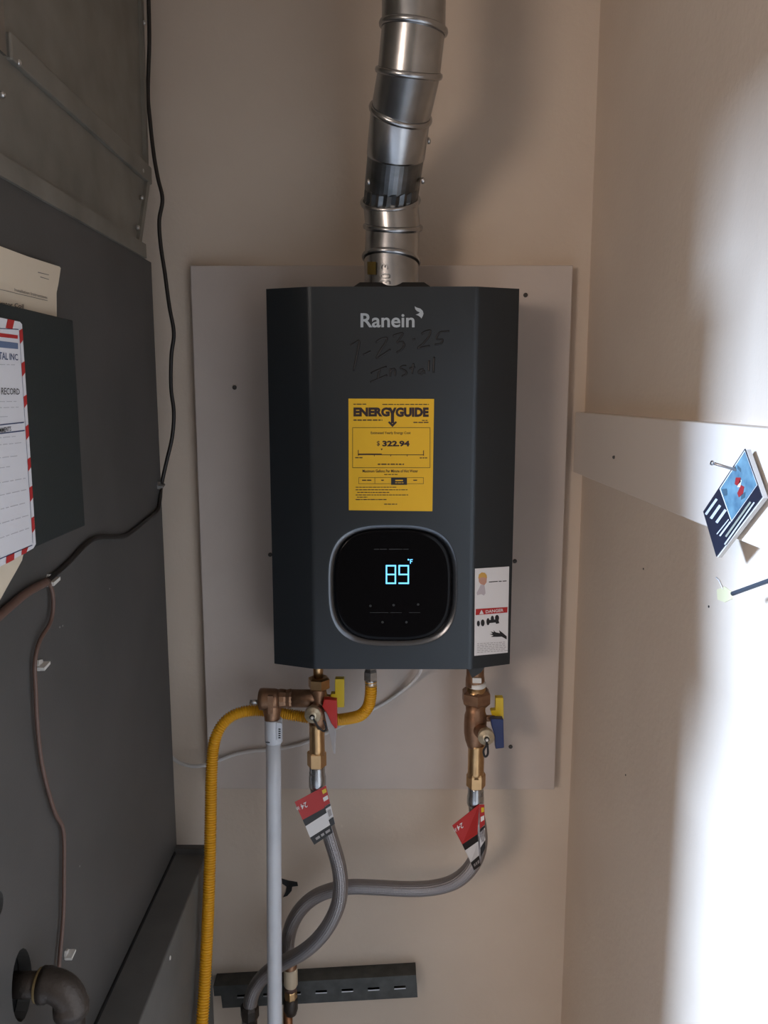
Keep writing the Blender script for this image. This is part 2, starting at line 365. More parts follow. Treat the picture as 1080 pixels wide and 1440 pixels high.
build('handwritten_word', hand([hz((265, 635), (330, 605), (405, 575)), hz((345, 600), (335, 640), (325, 685)), hz((258, 715), (330, 685), (410, 650)),
    hz((440, 590), (438, 630), (436, 665)), hz((440, 620), (465, 595), (482, 610), (480, 660)),
    hz((580, 570), (550, 570), (530, 590), (575, 615), (580, 640), (540, 662)), hz((645, 545), (640, 590), (632, 640)), hz((610, 590), (660, 580)),
    hz((735, 600), (705, 605), (690, 630), (715, 640), (738, 610), (745, 640)), hz((785, 520), (782, 570), (780, 615)), hz((830, 488), (826, 560), (824, 632))]), 'marker_ink', heater, False)
# energy label
def ez(x, y): return (480+x*140/1080, 555+y*140/1080)
el = MB().prism([W(*p, pl=lift(FP, 0.0005)) for p in ((490, 560.5), (610.5, 561), (608, 719), (490.5, 717.5))], (0, 0.0006, 0))
el = build('energy_label', el, 'label_yellow', heater)
at = on(FP, 0.0008)
mb = MB(); E1 = lambda x0, y0, x1, y1: [ez(x0, y0), ez(x1, y0), ez(x1, y1), ez(x0, y1)]
mb.text('ENERG', E1(132, 138, 525, 238), at, 0.06); mb.text('GUIDE', E1(588, 138, 948, 242), at, 0.06)
for poly in ([(510, 140), (540, 140), (555, 175), (572, 140), (600, 140), (572, 205), (572, 310), (538, 310), (538, 205)], [(505, 300), (522, 288), (555, 318), (588, 288), (605, 300), (555, 352)]):
    mb.face([at(*ez(*p)) for p in poly])
build('title', mb, 'label_ink', el, False)
mb = MB(); mb.text('$', E1(385, 502, 417, 560), at, 0.012); mb.text('322.94', E1(445, 500, 740, 563), at, 0.045)
build('price', mb, 'label_ink', el, False)
mb = MB(); mb.text('Estimated Yearly Energy Cost', E1(320, 400, 752, 436), at, 0.010, 2)
mb.text('Maximum Gallons Per Minute of Hot Water', E1(230, 812, 832, 844), at, 0.014, 2)
def er(x0, y0, x1, y1, e=0.0): mb.face([W(*ez(*p), pl=lift(FP, 0.0008+e)) for p in ((x0, y0), (x1, y0), (x1, y1), (x0, y1))])
def frame_lines(x0, y0, x1, y1, t):
    er(x0, y0, x1, y0+t); er(x0, y1-t, x1, y1); er(x0, y0, x0+t, y1); er(x1-t, y0, x1, y1)
frame_lines(120, 355, 965, 795, 5)
def words(x0, x1, y, h, n, seed):
    r = random.Random(seed); x = x0
    while x < x1:
        wd = r.uniform(0.5, 1.5)*n; er(x, y-h/2, min(x+wd, x1), y+h/2); x += wd+n*0.22
words(132, 270, 103, 9, 40, 1); words(445, 950, 106, 9, 38, 2); words(132, 445, 276, 12, 45, 3); words(875, 935, 279, 9, 40, 4); words(782, 945, 301, 11, 40, 5)
words(150, 230, 684, 10, 30, 6); words(850, 932, 686, 10, 30, 7); words(395, 680, 755, 12, 40, 8); words(465, 610, 866, 8, 36, 9)
words(155, 600, 1004, 7, 30, 10); words(155, 718, 1032, 8, 32, 11); words(172, 520, 1060, 8, 30, 12); words(155, 725, 1088, 8, 32, 13); words(172, 285, 1112, 8, 30, 14); words(155, 490, 1138, 9, 34, 15); words(465, 605, 1188, 9, 36, 16)
er(180, 600, 188, 662); er(888, 605, 896, 662); er(180, 640, 440, 655); er(440, 649, 893, 656)
for x in (355, 533, 712): er(x, 652, x+6, 670)
mb.face([at(*ez(*p)) for p in ((428, 585), (450, 585), (437, 606))])
frame_lines(187, 898, 893, 968, 4); er(362, 898, 366, 968)
words(225, 325, 928, 11, 44, 17); words(433, 465, 928, 11, 40, 18); words(780, 822, 928, 11, 50, 19)
build('print', mb, 'label_ink', el, False)
mb = MB(); er(540, 898, 712, 978, 0.0002); build('selected_box', mb, 'label_black', el, False)
mb = MB(); words(585, 668, 930, 14, 90, 20); 
for v in mb.v: v.y -= 0.0005
words(585, 675, 956, 7, 30, 21)
for v in mb.v: v.y -= 0.0003
build('selected_print', mb, 'label_yellow', el, False)
# warning label on the right flank
fn = V((-(SIDE-FRONT), -(xr-fr), 0)); fn = V((SIDE-FRONT, -(xr-fr), 0)).normalized()
KP = (V((xr, SIDE, 0)), fn)
k7 = lambda x, y: (655+x*70/720, 785+y*140/1440)
def kp(x, y, e=0.0009): return W(*k7(x, y), pl=lift(KP, e))
wl = build('warning_label', MB().prism([kp(*p, 0.0006) for p in ((135, 152), (628, 120), (607, 1365), (125, 1412))], -fn*0.0007), 'label_white', heater)
def sk(x, y): return (x, y-(x-150)*0.065)
mb = MB().face([kp(*p) for p in ((145, 735), (605, 706), (601, 785), (143, 824))]); build('red_banner', mb, 'label_red', wl, False)
mb = MB().text('DANGER', [(288, 752), (545, 728), (545, 772), (288, 796)], lambda x, y: kp(x, y, 0.0012), 0.02)
mb.face([kp(x, y, 0.0012) for x, y in ((195, 812), (228, 745), (260, 806))]); build('danger_lettering', mb, 'label_white', wl, False)
mb = MB(); r = random.Random(3)
for y in range(1235, 1385, 25):
    x = 165
    while x < 560:
        wd = r.uniform(20, 55); mb.face([kp(*sk(a, b_)) for a, b_ in ((x, y), (x+wd, y), (x+wd, y+8), (x, y+8))]); x += wd+12
build('fine_print', mb, 'label_grey', wl, False)
def disc(cx_, cy_, rx, ry, n=14, e=0.0009): return [kp(cx_+rx*math.cos(2*math.pi*k/n), cy_+ry*math.sin(2*math.pi*k/n), e) for k in range(n)]
mb = MB()
for a in ((182, 945, 22, 42), (245, 935, 28, 50), (322, 918, 24, 52), (385, 875, 24, 44), (452, 865, 30, 46)): mb.face(disc(*a))
mb.face([kp(*p, 0.00092) for p in ((322, 895), (470, 880), (485, 940), (440, 950), (430, 930), (325, 940))])
build('tap_print', mb, 'label_black', wl, False); mb = MB()
mb.face([kp(*p, 0.00092) for p in ((345, 1100), (390, 1090), (360, 1062), (410, 1070), (400, 1040), (432, 1072), (495, 1085), (480, 1040), (540, 1085), (592, 1130), (592, 1175), (520, 1135), (450, 1138), (365, 1138), (400, 1115))])
build('hand_print', mb, 'label_black', wl, False); mb = MB()
bars_ = ((335, 338, 590, 322, 12),)
for x0, y0, x1, y1, h in bars_:
    for a, b_ in ((0, 0.5), (0.56, 0.72), (0.78, 1)): mb.face([kp(*p) for p in ((x0+(x1-x0)*a, y0+(y1-y0)*a), (x0+(x1-x0)*b_, y0+(y1-y0)*b_), (x0+(x1-x0)*b_, y0+(y1-y0)*b_+h), (x0+(x1-x0)*a, y0+(y1-y0)*a+h))])
build('caption_print', mb, 'label_black', wl, False)
mb = MB().face([kp(*p) for p in ((180, 290), (190, 235), (230, 205), (275, 210), (302, 245), (308, 285), (240, 275))]); build('hard_hat_print', mb, 'hat_yellow', wl, False)
mb = MB().face([kp(*p, 0.00085) for p in ((185, 285), (240, 272), (305, 285), (300, 350), (270, 390), (215, 375), (190, 340))]); build('face_print', mb, 'skin_print', wl, False)
mb = MB().face([kp(*p, 0.0008) for p in ((215, 385), (268, 385), (280, 450), (285, 510), (262, 540), (225, 520), (165, 535), (158, 500), (190, 440))]); build('shirt_print', mb, 'shirt_print', wl, False)
# collar plates round the vent outlet
ct = W(551, 394, Y=1.12); hw = 53*pxm(ct)
mb = MB(); bz = zt
mb.rings([[(ct.x+sx*hw*k, 1.12+sy*0.045*k2, z) for sx, sy in ((-1, -1), (1, -1), (1, 1), (-1, 1))] for k, k2, z in ((1, 1, bz-0.001), (1, 1, bz+0.003), (0.82, 0.9, bz+0.010), (0.7, 0.85, bz+0.010))], False)
build('vent_collar', mb, 'black_plastic', heater)

# ------------------------------------------------------------------ vent pipe of jointed steel sections
vent = thing('vent_pipe', 'galvanised steel vent pipe with elbow joints rising from the heater', 'vent pipe', W(551, 404, Y=1.12))
VR = 38.0*pxm(W(551, 400, Y=1.12))
def wz(w_): return F*2*VR/w_
cuts = [((513, 408), (551, 408), (589, 408), 76.3), ((511.5, 361), (546, 352), (589, 369), 76.5), ((514, 318), (552, 324), (591, 320.5), 76.8),
        ((511, 286), (549, 299), (587, 280), 77.2), ((522, 146), (570, 183), (605, 173), 84), ((531, 97), (575, 106), (619, 108), 88), ((537, 33), (580, 26), (626, 46), 89.5)]
planes = []
for l, f_, r, wd in cuts:
    zc = wz(wd); A, B, Cc = Wz(*l, zc), Wz(*f_, zc-VR*0.98), Wz(*r, zc)
    n = (B-A).cross(Cc-A).normalized()
    if n.z < 0: n = -n
    planes.append(((A+Cc)/2, n))
planes[0] = (planes[0][0], V((0, 0, 1)))
pt = planes[-1][0]; planes.append((V((pt.x+0.004, pt.y-0.01, 2.47)), V((0, 0, 1))))
NV = 40
def cutring(c, a, pl, r):
    _, u, w_ = frame(a); out = []
    for k in range(NV):
        p = c+(u*math.cos(2*math.pi*k/NV)+w_*math.sin(2*math.pi*k/NV))*r
        s = (pl[0]-p).dot(pl[1])/a.dot(pl[1]); out.append(p+a*s)
    return out
def near_align(ra, rb):     # rotate rb so it starts opposite ra's start
    k = min(range(len(rb)), key=lambda i: (rb[i]-ra[0]).length); return rb[k:]+rb[:k]
for i, (a, b_) in enumerate(zip(planes, planes[1:])):
    ax = (b_[0]-a[0]).normalized(); rr = VR*(0.985 if i in (1, 3) else 1.0)
    r0, r1 = cutring(a[0], ax, a, rr), cutring(a[0], ax, b_, rr)
    if i == 3:      # crimped lower half under a plain upper half
        lerp = lambda t: [p.lerp(s, t) for p, s in zip(r0, r1)]
        def crimp(t, amp):
            rg = lerp(t); c = sum(rg, V())/NV
            return [c+(p-c)*(1-(amp if k % 2 else 0)) for k, p in enumerate(rg)]
        sec = build('pipe_section', MB().rings([crimp(0, 0.0), crimp(0.05, 0.06), crimp(0.16, 0.06), crimp(0.19, 0.0), lerp(0.6)], False, (False, False)), 'galvanised_dark', vent)
        big = lambda t: [c_+(p-c_)*1.03 for c_ in (sum(lerp(t), V())/NV,) for p in lerp(t)]
        up = build('pipe_section', MB().rings([lerp(0.535), big(0.537), big(0.56), big(0.98), lerp(1.0)], True, (False, False)), 'galvanised', vent)
    else:
        sec = build('pipe_section', MB().rings([r0, r1], True, (False, False)), 'galvanised', vent)
    if i > 0:
        c = a[0]; ring = cutring(c, ax, a, VR*1.0); path = [c+(p-c)*1.015 for p in ring]
        mb = MB(); rings = []
        for k in range(NV):
            p = path[k]; t = (path[(k+1) % NV]-path[k-1]).normalized(); o_ = (p-c).normalized(); o_ = (o_-t*o_.dot(t)).normalized(); n_ = t.cross(o_)
            rings.append([p+(o_*math.cos(x)*0.0030+n_*math.sin(x)*0.0040) for x in [2*math.pi*j/8 for j in range(8)]])
        rings.append(rings[0]); build('seam_bead', mb.rings(rings, True, (False, False)), 'galvanised', sec)
for x, y, s in ((522.5, 199, -1), (602, 198, 1), (519.5, 256, -1), (594, 254, 1)):
    p = Wz(x, y, wz(80)); screw(vent, p+V((s*0.001, 0, 0)), (s, -0.15, 0.1), 0.0042, 'screw_zinc')
# embossed size marks and small yellow sticker near the base
def onpipe(x, y, e=0.0005):     # point on the front of the bottom section
    c = planes[0][0]; d = ray(x, y); ox, oy = C0.x-c.x, C0.y-c.y; R = VR+e
    A = d.x*d.x+d.y*d.y; B = 2*(ox*d.x+oy*d.y); Cc = ox*ox+oy*oy-R*R
    t = (-B-math.sqrt(max(B*B-4*A*Cc, 0)))/(2*A); return C0+d*t
mb = MB(); mb.text('30', [(549.5, 400), (549.5, 384), (534, 384), (534, 400)], onpipe, 0.0); mb.text('3', [(545, 378), (545, 370), (535, 370), (535, 378)], onpipe, 0.0)
build('embossed_mark', mb, 'galvanised_dark', vent, False)
mat('sticker_mustard', (0.11, 0.075, 0.012), 0.5); mb = MB()
for k in range(4): mb.face([onpipe(516.5+3*k, 368), onpipe(519.5+3*k, 368), onpipe(519.5+3*k, 386), onpipe(516.5+3*k, 386)])
build('sticker', mb, 'sticker_mustard', vent, False)

# ------------------------------------------------------------------ valves under the heater
YV = 1.11
def cap_branch(parent, start, cx_, cy_, rpx, dy):
    D = W(cx_, cy_, Y=YV-dy); s = pxm(D); ax = (D-start).normalized(); L = (D-start).length
    ax2 = (C0-D).normalized(); ax2 = (V((0, -1, -0.15)).normalized()*0.6+ax2*0.4).normalized()
    build('drain_port', MB().tube([start, start.lerp(D, 0.6), D+ax2*(-0.002)], lambda i: rpx*s*(0.95, 0.9, 0.85)[i], 20), 'bronze', parent)
    cap = build('drain_cap', MB().lathe([(rpx*s*0.92, -0.012), (rpx*s, -0.010), (rpx*s, -0.001), (rpx*s*0.9, 0.001), (rpx*s*0.55, 0.001), (rpx*s*0.5, 0.003), (rpx*s*0.25, 0.003)], D, ax2, 24), 'brass_pale', parent)
    return cap, D, ax2, s
def strap(cap, D, ax2, s, pts):
    knob = D+ax2*0.003
    build('strap', MB().tube(smooth_path([W(x, y, Y=D.y-0.004-k*0.0006) for k, (x, y) in enumerate(pts)], 6), 1.5*s, 8), 'rubber', cap)
    k0 = W(*pts[0], Y=D.y-0.002)
    build('strap_ring', MB().lathe([(3.6*s, 0), (3.6*s, 0.003), (2.2*s, 0.004)], k0, ax2, 16), 'rubber', cap)
    build('cap_stud', MB().lathe([(2.2*s, 0), (2.2*s, 0.0055), (1.4*s, 0.0065)], k0, ax2, 12), 'teflon', cap)
def pplate(poly, Y, th): return MB().prism([W(x, y, Y=Y) for x, y in poly], (0, th, 0))

hot = thing('isolation_valve', 'bronze isolation valve with a red handle under the heater, joined to the relief valve', 'valve', W(446, 1078, Y=YV), 'service valves')
build('inlet_nipple', under(vlathe(MB(), 447, [(910, 7), (956, 7)], YV)), 'brass', hot)
build('union_nut', vlathe(MB(), 448.5, [(952, 12), (954, 15.5), (966, 15.5), (968, 13)], YV, 6, False, 0.3), 'brass', hot)
build('body', vlathe(MB(), 447.5, [(965, 11), (972, 11.5), (980, 13), (992, 14), (1004, 13.5), (1014, 12), (1022, 10.5)], YV), 'bronze', hot)
build('tee_outlet', hlathe(MB(), 982, [(409, 12.8), (436, 12.5), (446, 12)], YV), 'bronze', hot)
build('barrel', vlathe(MB(), 445.5, [(1016, 11.2), (1020, 10.8), (1052, 10.8), (1060, 11.5)], YV), 'brass', hot)
build('hex_nut', vlathe(MB(), 445.3, [(1056, 12), (1058, 13.5), (1076, 13.5), (1078, 11)], YV, 6, False, 0.52), 'brass', hot)
cap, D, a2, s = cap_branch(hot, W(446, 996, Y=YV), 440, 1006, 11.8, 0.045)
strap(cap, D, a2, s, [(439, 1008), (443, 1015), (449, 1024), (456, 1028), (459, 1023), (455, 1013)])
bevel(build('handle', pplate([(455, 984), (460, 983.5), (473.5, 985), (474.3, 1024), (471.5, 1025), (466, 1018), (460, 1004), (453, 994)], YV-0.022, 0.012), 'vinyl_red', hot), 0.0012)
bevel(build('lever', pplate([(471, 955), (484, 955), (484, 995), (471, 995), (471, 984.5), (465, 984.5), (465, 976), (471, 976)], YV+0.01, 0.012), 'vinyl_yellow', hot), 0.0008)
build('lever_stem', MB().tube([W(452, 980, Y=YV+0.008), W(468, 980, Y=YV+0.016)], 0.004, 10), 'brass', hot)
build('tag', MB().prism([W(x, y, Y=YV-0.018) for x, y in ((456, 1001), (466, 1010), (471, 1030), (469.5, 1060), (464, 1036), (459, 1016))], (0.002, 0.0006, 0)), 'label_grey', hot)

cold = thing('isolation_valve', 'bronze isolation valve with a blue handle under the right end of the heater', 'valve', W(669, 1107, Y=YV), 'service valves')
build('inlet_nipple', under(vlathe(MB(), 669, [(910, 12), (948, 12.5), (956, 13.4), (964, 13.4)], YV)), 'bronze', cold)
build('thread_tape', vlathe(MB(), 670, [(958, 11), (960, 13.6), (964.5, 13.6), (966, 12)], YV-0.001), 'teflon', cold)
build('tape_flag', pplate([(664.5, 953.5), (677, 954), (677, 961), (664.5, 960.5)], YV-0.016, 0.001), 'teflon', cold)
build('collar', vlathe(MB(), 669.5, [(964, 13.4), (980, 13.6), (984, 14)], YV), 'brass', cold)
build('union_nut', vlathe(MB(), 669.8, [(969, 17), (973, 21.3), (986, 21.3), (992, 15.5)], YV+0.004, 6, False, 0.0), 'bronze', cold)
build('body', vlathe(MB(), 669, [(988, 14), (1000, 13.6), (1006, 15.5), (1014, 16), (1030, 15.8), (1040, 14), (1047, 11.5), (1050, 10.5)], YV), 'bronze', cold)
build('barrel', vlathe(MB(), 669.8, [(1046, 12.3), (1049, 11.6), (1084, 11.4), (1091, 12.2)], YV), 'brass', cold)
build('hex_nut', vlathe(MB(), 669.5, [(1086, 12), (1089, 13.5), (1105, 13.5), (1107, 11)], YV, 6, False, 0.5), 'brass', cold)
cap, D, a2, s = cap_branch(cold, W(672, 1022, Y=YV), 683.8, 1037.3, 11.6, 0.045)
strap(cap, D, a2, s, [(684.5, 1039), (684, 1048), (680, 1056), (682, 1064), (686, 1060), (685.5, 1046)])
bevel(build('handle', pplate([(690, 1012), (694, 1011), (708, 1011.5), (709, 1052), (697, 1053.5), (696, 1036), (692, 1024)], YV-0.016, 0.012), 'vinyl_blue', cold), 0.0012)
bevel(build('lever', pplate([(697, 981.5), (708, 981.5), (708.5, 1011.5), (694, 1011.5), (690, 1001), (691, 999.5), (697, 999)], YV+0.004, 0.012), 'vinyl_yellow', cold), 0.0008)
build('lever_stem', MB().tube([W(676, 1010, Y=YV), W(695, 1010, Y=YV+0.004)], 0.005, 10), 'bronze', cold)
build('bracket', MB().prism([W(x, y, Y=1.085) for x, y in ((657, 926), (682, 925), (682, 938), (676, 946), (664, 953.5), (657, 939))], (0, 0.012, 0)), 'black_plastic', cold)

rv = thing('relief_valve', 'brown bronze pressure relief valve above the white drain pipe', 'valve', W(382, 1012, Y=YV))
build('body', hlathe(MB(), 983, [(364, 12), (365.5, 15), (371, 15.5), (388, 14.6), (392, 13.5)], YV), 'bronze', rv)
build('hex_nut', hlathe(MB(), 982, [(391, 12.5), (394, 13.6), (400, 13.2), (403, 12.4), (408, 13.8), (411, 13)], YV, 12, False), 'bronze', rv)
build('outlet', vlathe(MB(), 382, [(975, 13.5), (998, 13), (1008, 11), (1014, 10.8)], YV), 'bronze', rv)
build('lug', pplate([(376, 979), (384, 979), (383, 1004), (377, 1004)], YV-0.0175, 0.006), 'bronze', rv)
build('test_stem', hlathe(MB(), 987, [(352, 3), (356, 3.4), (365, 3)], YV, 10), 'screw_zinc', rv)

dp = thing('drain_pipe', 'white plastic drain pipe running down from the relief valve', 'pipe', W(385, 1460, Y=YV-0.03))
build('coupling', vlathe(MB(), 384.5, [(1010.5, 11.5), (1012, 12.6), (1042, 12.4), (1044, 11)], YV), 'pvc', dp)
build('coupling_flat', MB().prism([W(x, y, Y=YV-0.0135) for x, y in ((389, 1016), (396.5, 1017), (396, 1041), (388.5, 1041))], (0, 0.004, 0)), 'pvc', dp)
mb = MB(); 
for k in range(5): flat(mb, [(391.5, 1024.5+3*k), (394.6, 1024.5+3*k), (394.6, 1026.3+3*k), (391.5, 1026.3+3*k)], PY(YV-0.0135), 0.0003)
build('print', mb, 'label_black', dp, False)
p0, p1 = W(384.5, 1040, Y=YV), W(386.5, 1470, Y=YV-0.035)
build('pipe', MB().tube([p0.lerp(p1, k/6) for k in range(7)]+[V((p1.x, p1.y, 0.25)), V((p1.x, p1.y, 0.05))], 10.6*pxm(p0), 24), 'pvc', dp)
build('seam_mark', MB().prism([W(x, y, Y=YV-0.0128) for x, y in ((373.5, 1043.5), (384, 1044), (384, 1045.2), (373.5, 1044.8))], (0, 0.001, 0)), 'label_black', dp)

# ------------------------------------------------------------------ gas line
gp = []
for x, y, Y in ((521.5, 958, 1.115), (521.5, 975, 1.115), (518, 993, 1.117), (508, 1005, 1.12), (494, 1009.5, 1.13), (475, 1012, 1.14), (450, 1011, 1.15), (420, 1007, 1.155), (390, 1002, 1.155), (360, 999, 1.15), (335, 1003, 1.14),
                (316, 1015, 1.13), (304, 1035, 1.12), (299, 1060, 1.115), (297, 1100, 1.105), (296, 1160, 1.09), (295, 1210, 1.075), (293.5, 1260, 1.06), (291, 1320, 1.045), (288, 1380, 1.025), (284, 1440, 1.0), (281, 1480, 0.985)):
    gp.append(W(x, y, Y=Y))
gd = gp[-1]-gp[-2]; ge = gp[-1]+gd*0.9+V((0.004, 0, 0)); gp += [ge, V((ge.x+0.002, ge.y-0.02, 0.22)), V((ge.x+0.002, ge.y-0.02, 0.004))]
gas = thing('gas_line', 'yellow corrugated flexible gas line curving under the heater', 'gas line', gp[-1])
gr_ = resample(smooth_path(gp, 12), 0.00062)
build('corrugated_tube', MB().tube(gr_, lambda i: 0.0084+0.0011*math.sin(i*2*math.pi/6), 16), 'gas_yellow', gas)
build('fitting', under(vlathe(MB(), 521, [(908, 8), (940, 8), (944, 10), (955, 10.3), (957, 8)], 1.115, 6, False)), 'galvanised', gas)
build('ferrule', vlathe(MB(), 521.5, [(955, 6), (957, 8), (962, 8.4), (964, 8)], 1.115), 'screw_zinc', gas)

# ------------------------------------------------------------------ braided hoses
def hose(label, pts, r, collar_x, y0, y1):
    P = smooth_path([W(x, y, Y=Y) for x, y, Y in pts], 10)
    h = thing('braided_hose', label, 'hose', P[-1], 'water connectors')
    build('hose', MB().tube(P, r, 20, uv=True), 'braid', h)
    build('crimp_sleeve', vlathe(MB(), collar_x, [(y0-2, 10.5), (y0, 11), (y0+8, 11), (y0+13, 12), (y1-3, 12), (y1, 11)], YV), 'galvanised', h)
    return h
h1 = hose('braided steel hose hanging from the red-handled valve', [(445.5, 1085, YV), (447, 1110, YV), (454, 1140, YV-0.002), (465, 1178, YV-0.004), (475, 1212, YV-0.008), (479, 1240, YV-0.012), (476, 1270, YV-0.014), (464, 1298, YV-0.012), (446, 1322, YV-0.005), (424, 1340, YV+0.008), (400, 1353, YV+0.022), (378, 1366, YV+0.026), (362, 1384, YV+0.024), (353, 1405, YV+0.02), (350, 1440, YV+0.02), (350, 1480, YV+0.02)], 0.0118, 446, 1079, 1108)
h2 = hose('braided steel hose looping from the blue-handled valve', [(669.5, 1112, YV), (670, 1140, YV), (674, 1165, YV-0.002), (675, 1185, YV), (669, 1208, YV), (655, 1228, YV+0.004), (634, 1242, YV+0.01), (604, 1249, YV+0.018), (570, 1250, YV+0.026), (530, 1248, YV+0.036), (495, 1247, YV+0.044), (465, 1252, YV+0.050), (440, 1263, YV+0.052), (421, 1281, YV+0.05), (409, 1304, YV+0.05), (404, 1330, YV+0.052), (405, 1350, YV+0.056)], 0.0118, 669, 1108, 1132)
# hang tags
def hangtag(parent, Lp, Rp, Wp, words_at, lift_l, lift_r):
    PL = [W(x, y, Y=YV-lift_l) for x, y in Lp]; PR = [W(x, y, Y=YV-lift_r) for x, y in Rp]; PW = [W(x, y, Y=YV-0.0112) for x, y in Wp]
    n = (PR[0]-PL[0]).cross(PL[-1]-PL[0]).normalized(); n = n if n.y < 0 else -n
    t = build('tag', MB().prism([PL[2], PR[2], PR[3], PL[3]], -n*0.0005), 'label_white', parent)
    wrap = MB().prism([PR[0]-n*0.0003, PW[0], PW[-1], PR[-1].lerp(PR[0], 0.15)], (0, 0.0005, 0)); build('wrap', wrap, 'label_white', t)
    for i, m_ in ((0, 'label_red'), (1, 'label_black'), (3, 'label_black')):
        build(m_.replace('label_', '')+'_band', MB().prism([PL[i], PR[i], PR[i+1], PL[i+1]], -n*0.0005), m_, t)
    def wr_(a, b_, c, d, m_, nm, k0=0.0, k1=1.0):
        def pt(t_, k): A = PR[0].lerp(PR[-1], t_*0.86); B = PW[0].lerp(PW[-1], t_); return A.lerp(B, k)+V((0, -0.0007, 0))
        build(nm, MB().face([pt(a, k0), pt(a, k1), pt(b_, k1), pt(b_, k0)]), m_, t, False)
    wr_(0, 0.46, 0, 0, 'label_red', 'wrap_red_band'); wr_(0.82, 1.0, 0, 0, 'label_black', 'wrap_black_band')
    wr_(0.47, 0.53, 0, 0, 'label_black', 'wrap_line'); wr_(0.60, 0.76, 0, 0, 'label_grey', 'wrap_print', 0.25, 0.85)
    def pt2(t_, k): A = PR[0].lerp(PR[-1], t_*0.86); B = PW[0].lerp(PW[-1], t_); return A.lerp(B, k)+V((0, -0.0011, 0))
    build('wrap_orange_patch', MB().face([pt2(0.06, 0.35), pt2(0.06, 0.9), pt2(0.16, 0.9), pt2(0.16, 0.35)]), 'vinyl_yellow', t, False)
    build('wrap_white_print', MB().face([pt2(0.24, 0.2), pt2(0.24, 0.9), pt2(0.34, 0.9), pt2(0.34, 0.2)]), 'label_white', t, False)
    pl = (PL[0]+n*0.0004, n); mb = MB().text('24', words_at[0], lambda x, y: W(x, y, pl=lift(pl, 0.0007)), 0.01); mb.text('in', words_at[1], lambda x, y: W(x, y, pl=lift(pl, 0.0007)), 0.01)
    build('size_print', mb, 'label_white', t, False)
    mb = MB()
    for a, b_ in ((0.18, 0.38), (0.45, 0.6), (0.68, 0.9)):
        A0, A1 = PL[3].lerp(PL[4], 0.35), PR[3].lerp(PR[4], 0.35); B0, B1 = PL[3].lerp(PL[4], 0.65), PR[3].lerp(PR[4], 0.65)
        mb.face([p+n*0.0007 for p in (A0.lerp(A1, a), A0.lerp(A1, b_), B0.lerp(B1, b_), B0.lerp(B1, a))])
    build('edge_print', mb, 'label_grey', t, False)
hangtag(h1, [(414.4, 1128), (425.5, 1153), (429.6, 1162), (436, 1178), (442, 1188)], [(448, 1110), (457.4, 1135.5), (459.3, 1143), (465, 1159.6), (468, 1170.7)], [(458.5, 1104), (471, 1158)],
        ([(433, 1134.5), (424.5, 1138.5), (422, 1131.5), (430.5, 1127.5)], [(422, 1139), (418, 1140.7), (416, 1135.5), (420, 1133.7)]), 0.030, 0.0135)
hangtag(h2, [(636, 1161), (650, 1187.5), (654, 1196), (662, 1213), (666.5, 1224)], [(674, 1131), (671.5, 1173), (672.5, 1183), (673.5, 1203), (676, 1217)], [(681, 1131), (682.5, 1192)],
        ([(652, 1163.5), (644, 1168.5), (642, 1161.5), (650, 1156.5)], [(642.5, 1169.5), (639.5, 1171.3), (638, 1166), (641, 1164)]), 0.030, 0.0135)

# ------------------------------------------------------------------ white signal cable across the board
wp = [W(x, y, Y=Y) for x, y, Y in ((238, 1062, 1.212), (250, 1071, 1.205), (268, 1077, 1.198), (285, 1076.5, 1.194), (305, 1070, 1.194), (330, 1061, 1.194), (355, 1056, 1.195), (380, 1054, 1.196), (405, 1050.5, 1.196), (430, 1044, 1.196), (460, 1030, 1.196), (500, 1010, 1.196), (540, 989, 1.196), (570, 968, 1.19), (586, 952, 1.18), (592, 938, 1.16), (594, 900, 1.15))]
tag(build('signal_cable', under(MB().tube(smooth_path(wp, 8), 0.003, 10)), 'cable_white'), 'thin white cable crossing the board behind the pipes', 'cable')

# ------------------------------------------------------------------ furnace
ZTOP, ZLED, XB, FY0, FXL = 1.689, 0.7796, -0.288, 0.56, -0.90
fur = thing('furnace', 'dark grey furnace cabinet with knockout holes standing on a wider base', 'furnace', ((XF+FXL)/2, (FY0+DB)/2, 0))
hA, hB = W(31, 1385, X=XF), W(-5, 1275, X=XF)
def S(y, z, x=XF): return V((x, y, z))
def holed(mb, y0, y1, z0, z1, c, ry, rz, n=32, lean=0.0):
    an = [2*math.pi*k/n for k in range(n)]
    for cy_, cz_ in ((y0, z0), (y1, z0), (y1, z1), (y0, z1)):
        a = math.atan2(cz_-c.z, cy_-c.y) % (2*math.pi); k = min(range(n), key=lambda i: abs(an[i]-a)); an[k] = a
    o_, i_ = [], []
    for a in an:
        cs, sn = math.cos(a), math.sin(a); t = 9
        if cs > 1e-9: t = min(t, (y1-c.y)/cs)
        if cs < -1e-9: t = min(t, (y0-c.y)/cs)
        if sn > 1e-9: t = min(t, (z1-c.z)/sn)
        if sn < -1e-9: t = min(t, (z0-c.z)/sn)
        k = 1/math.hypot(cs/ry, sn/rz)
        o_.append(S(c.y+cs*t, c.z+sn*t)); i_.append(S(c.y+cs*k, c.z+sn*k))
    mb.rings([o_, i_, [S(p.y, p.z, XF-0.012) for p in i_]], False, (False, False))
mb = MB(); hh = 0.042
for z0, z1 in ((ZLED, hA.z-hh), (hA.z+hh, hB.z-0.02), (hB.z+0.02, ZTOP)):
    mb.face([S(FY0, z0), S(DB, z0), S(DB, z1), S(FY0, z1)])
holed(mb, FY0, DB, hA.z-hh, hA.z+hh, hA, 0.019, 0.035)
holed(mb, FY0, DB, hB.z-0.02, hB.z+0.02, hB, 0.012, 0.0125)
build('side_panel', mb, 'furnace_paint', fur)
mb = MB(); z0 = ZLED
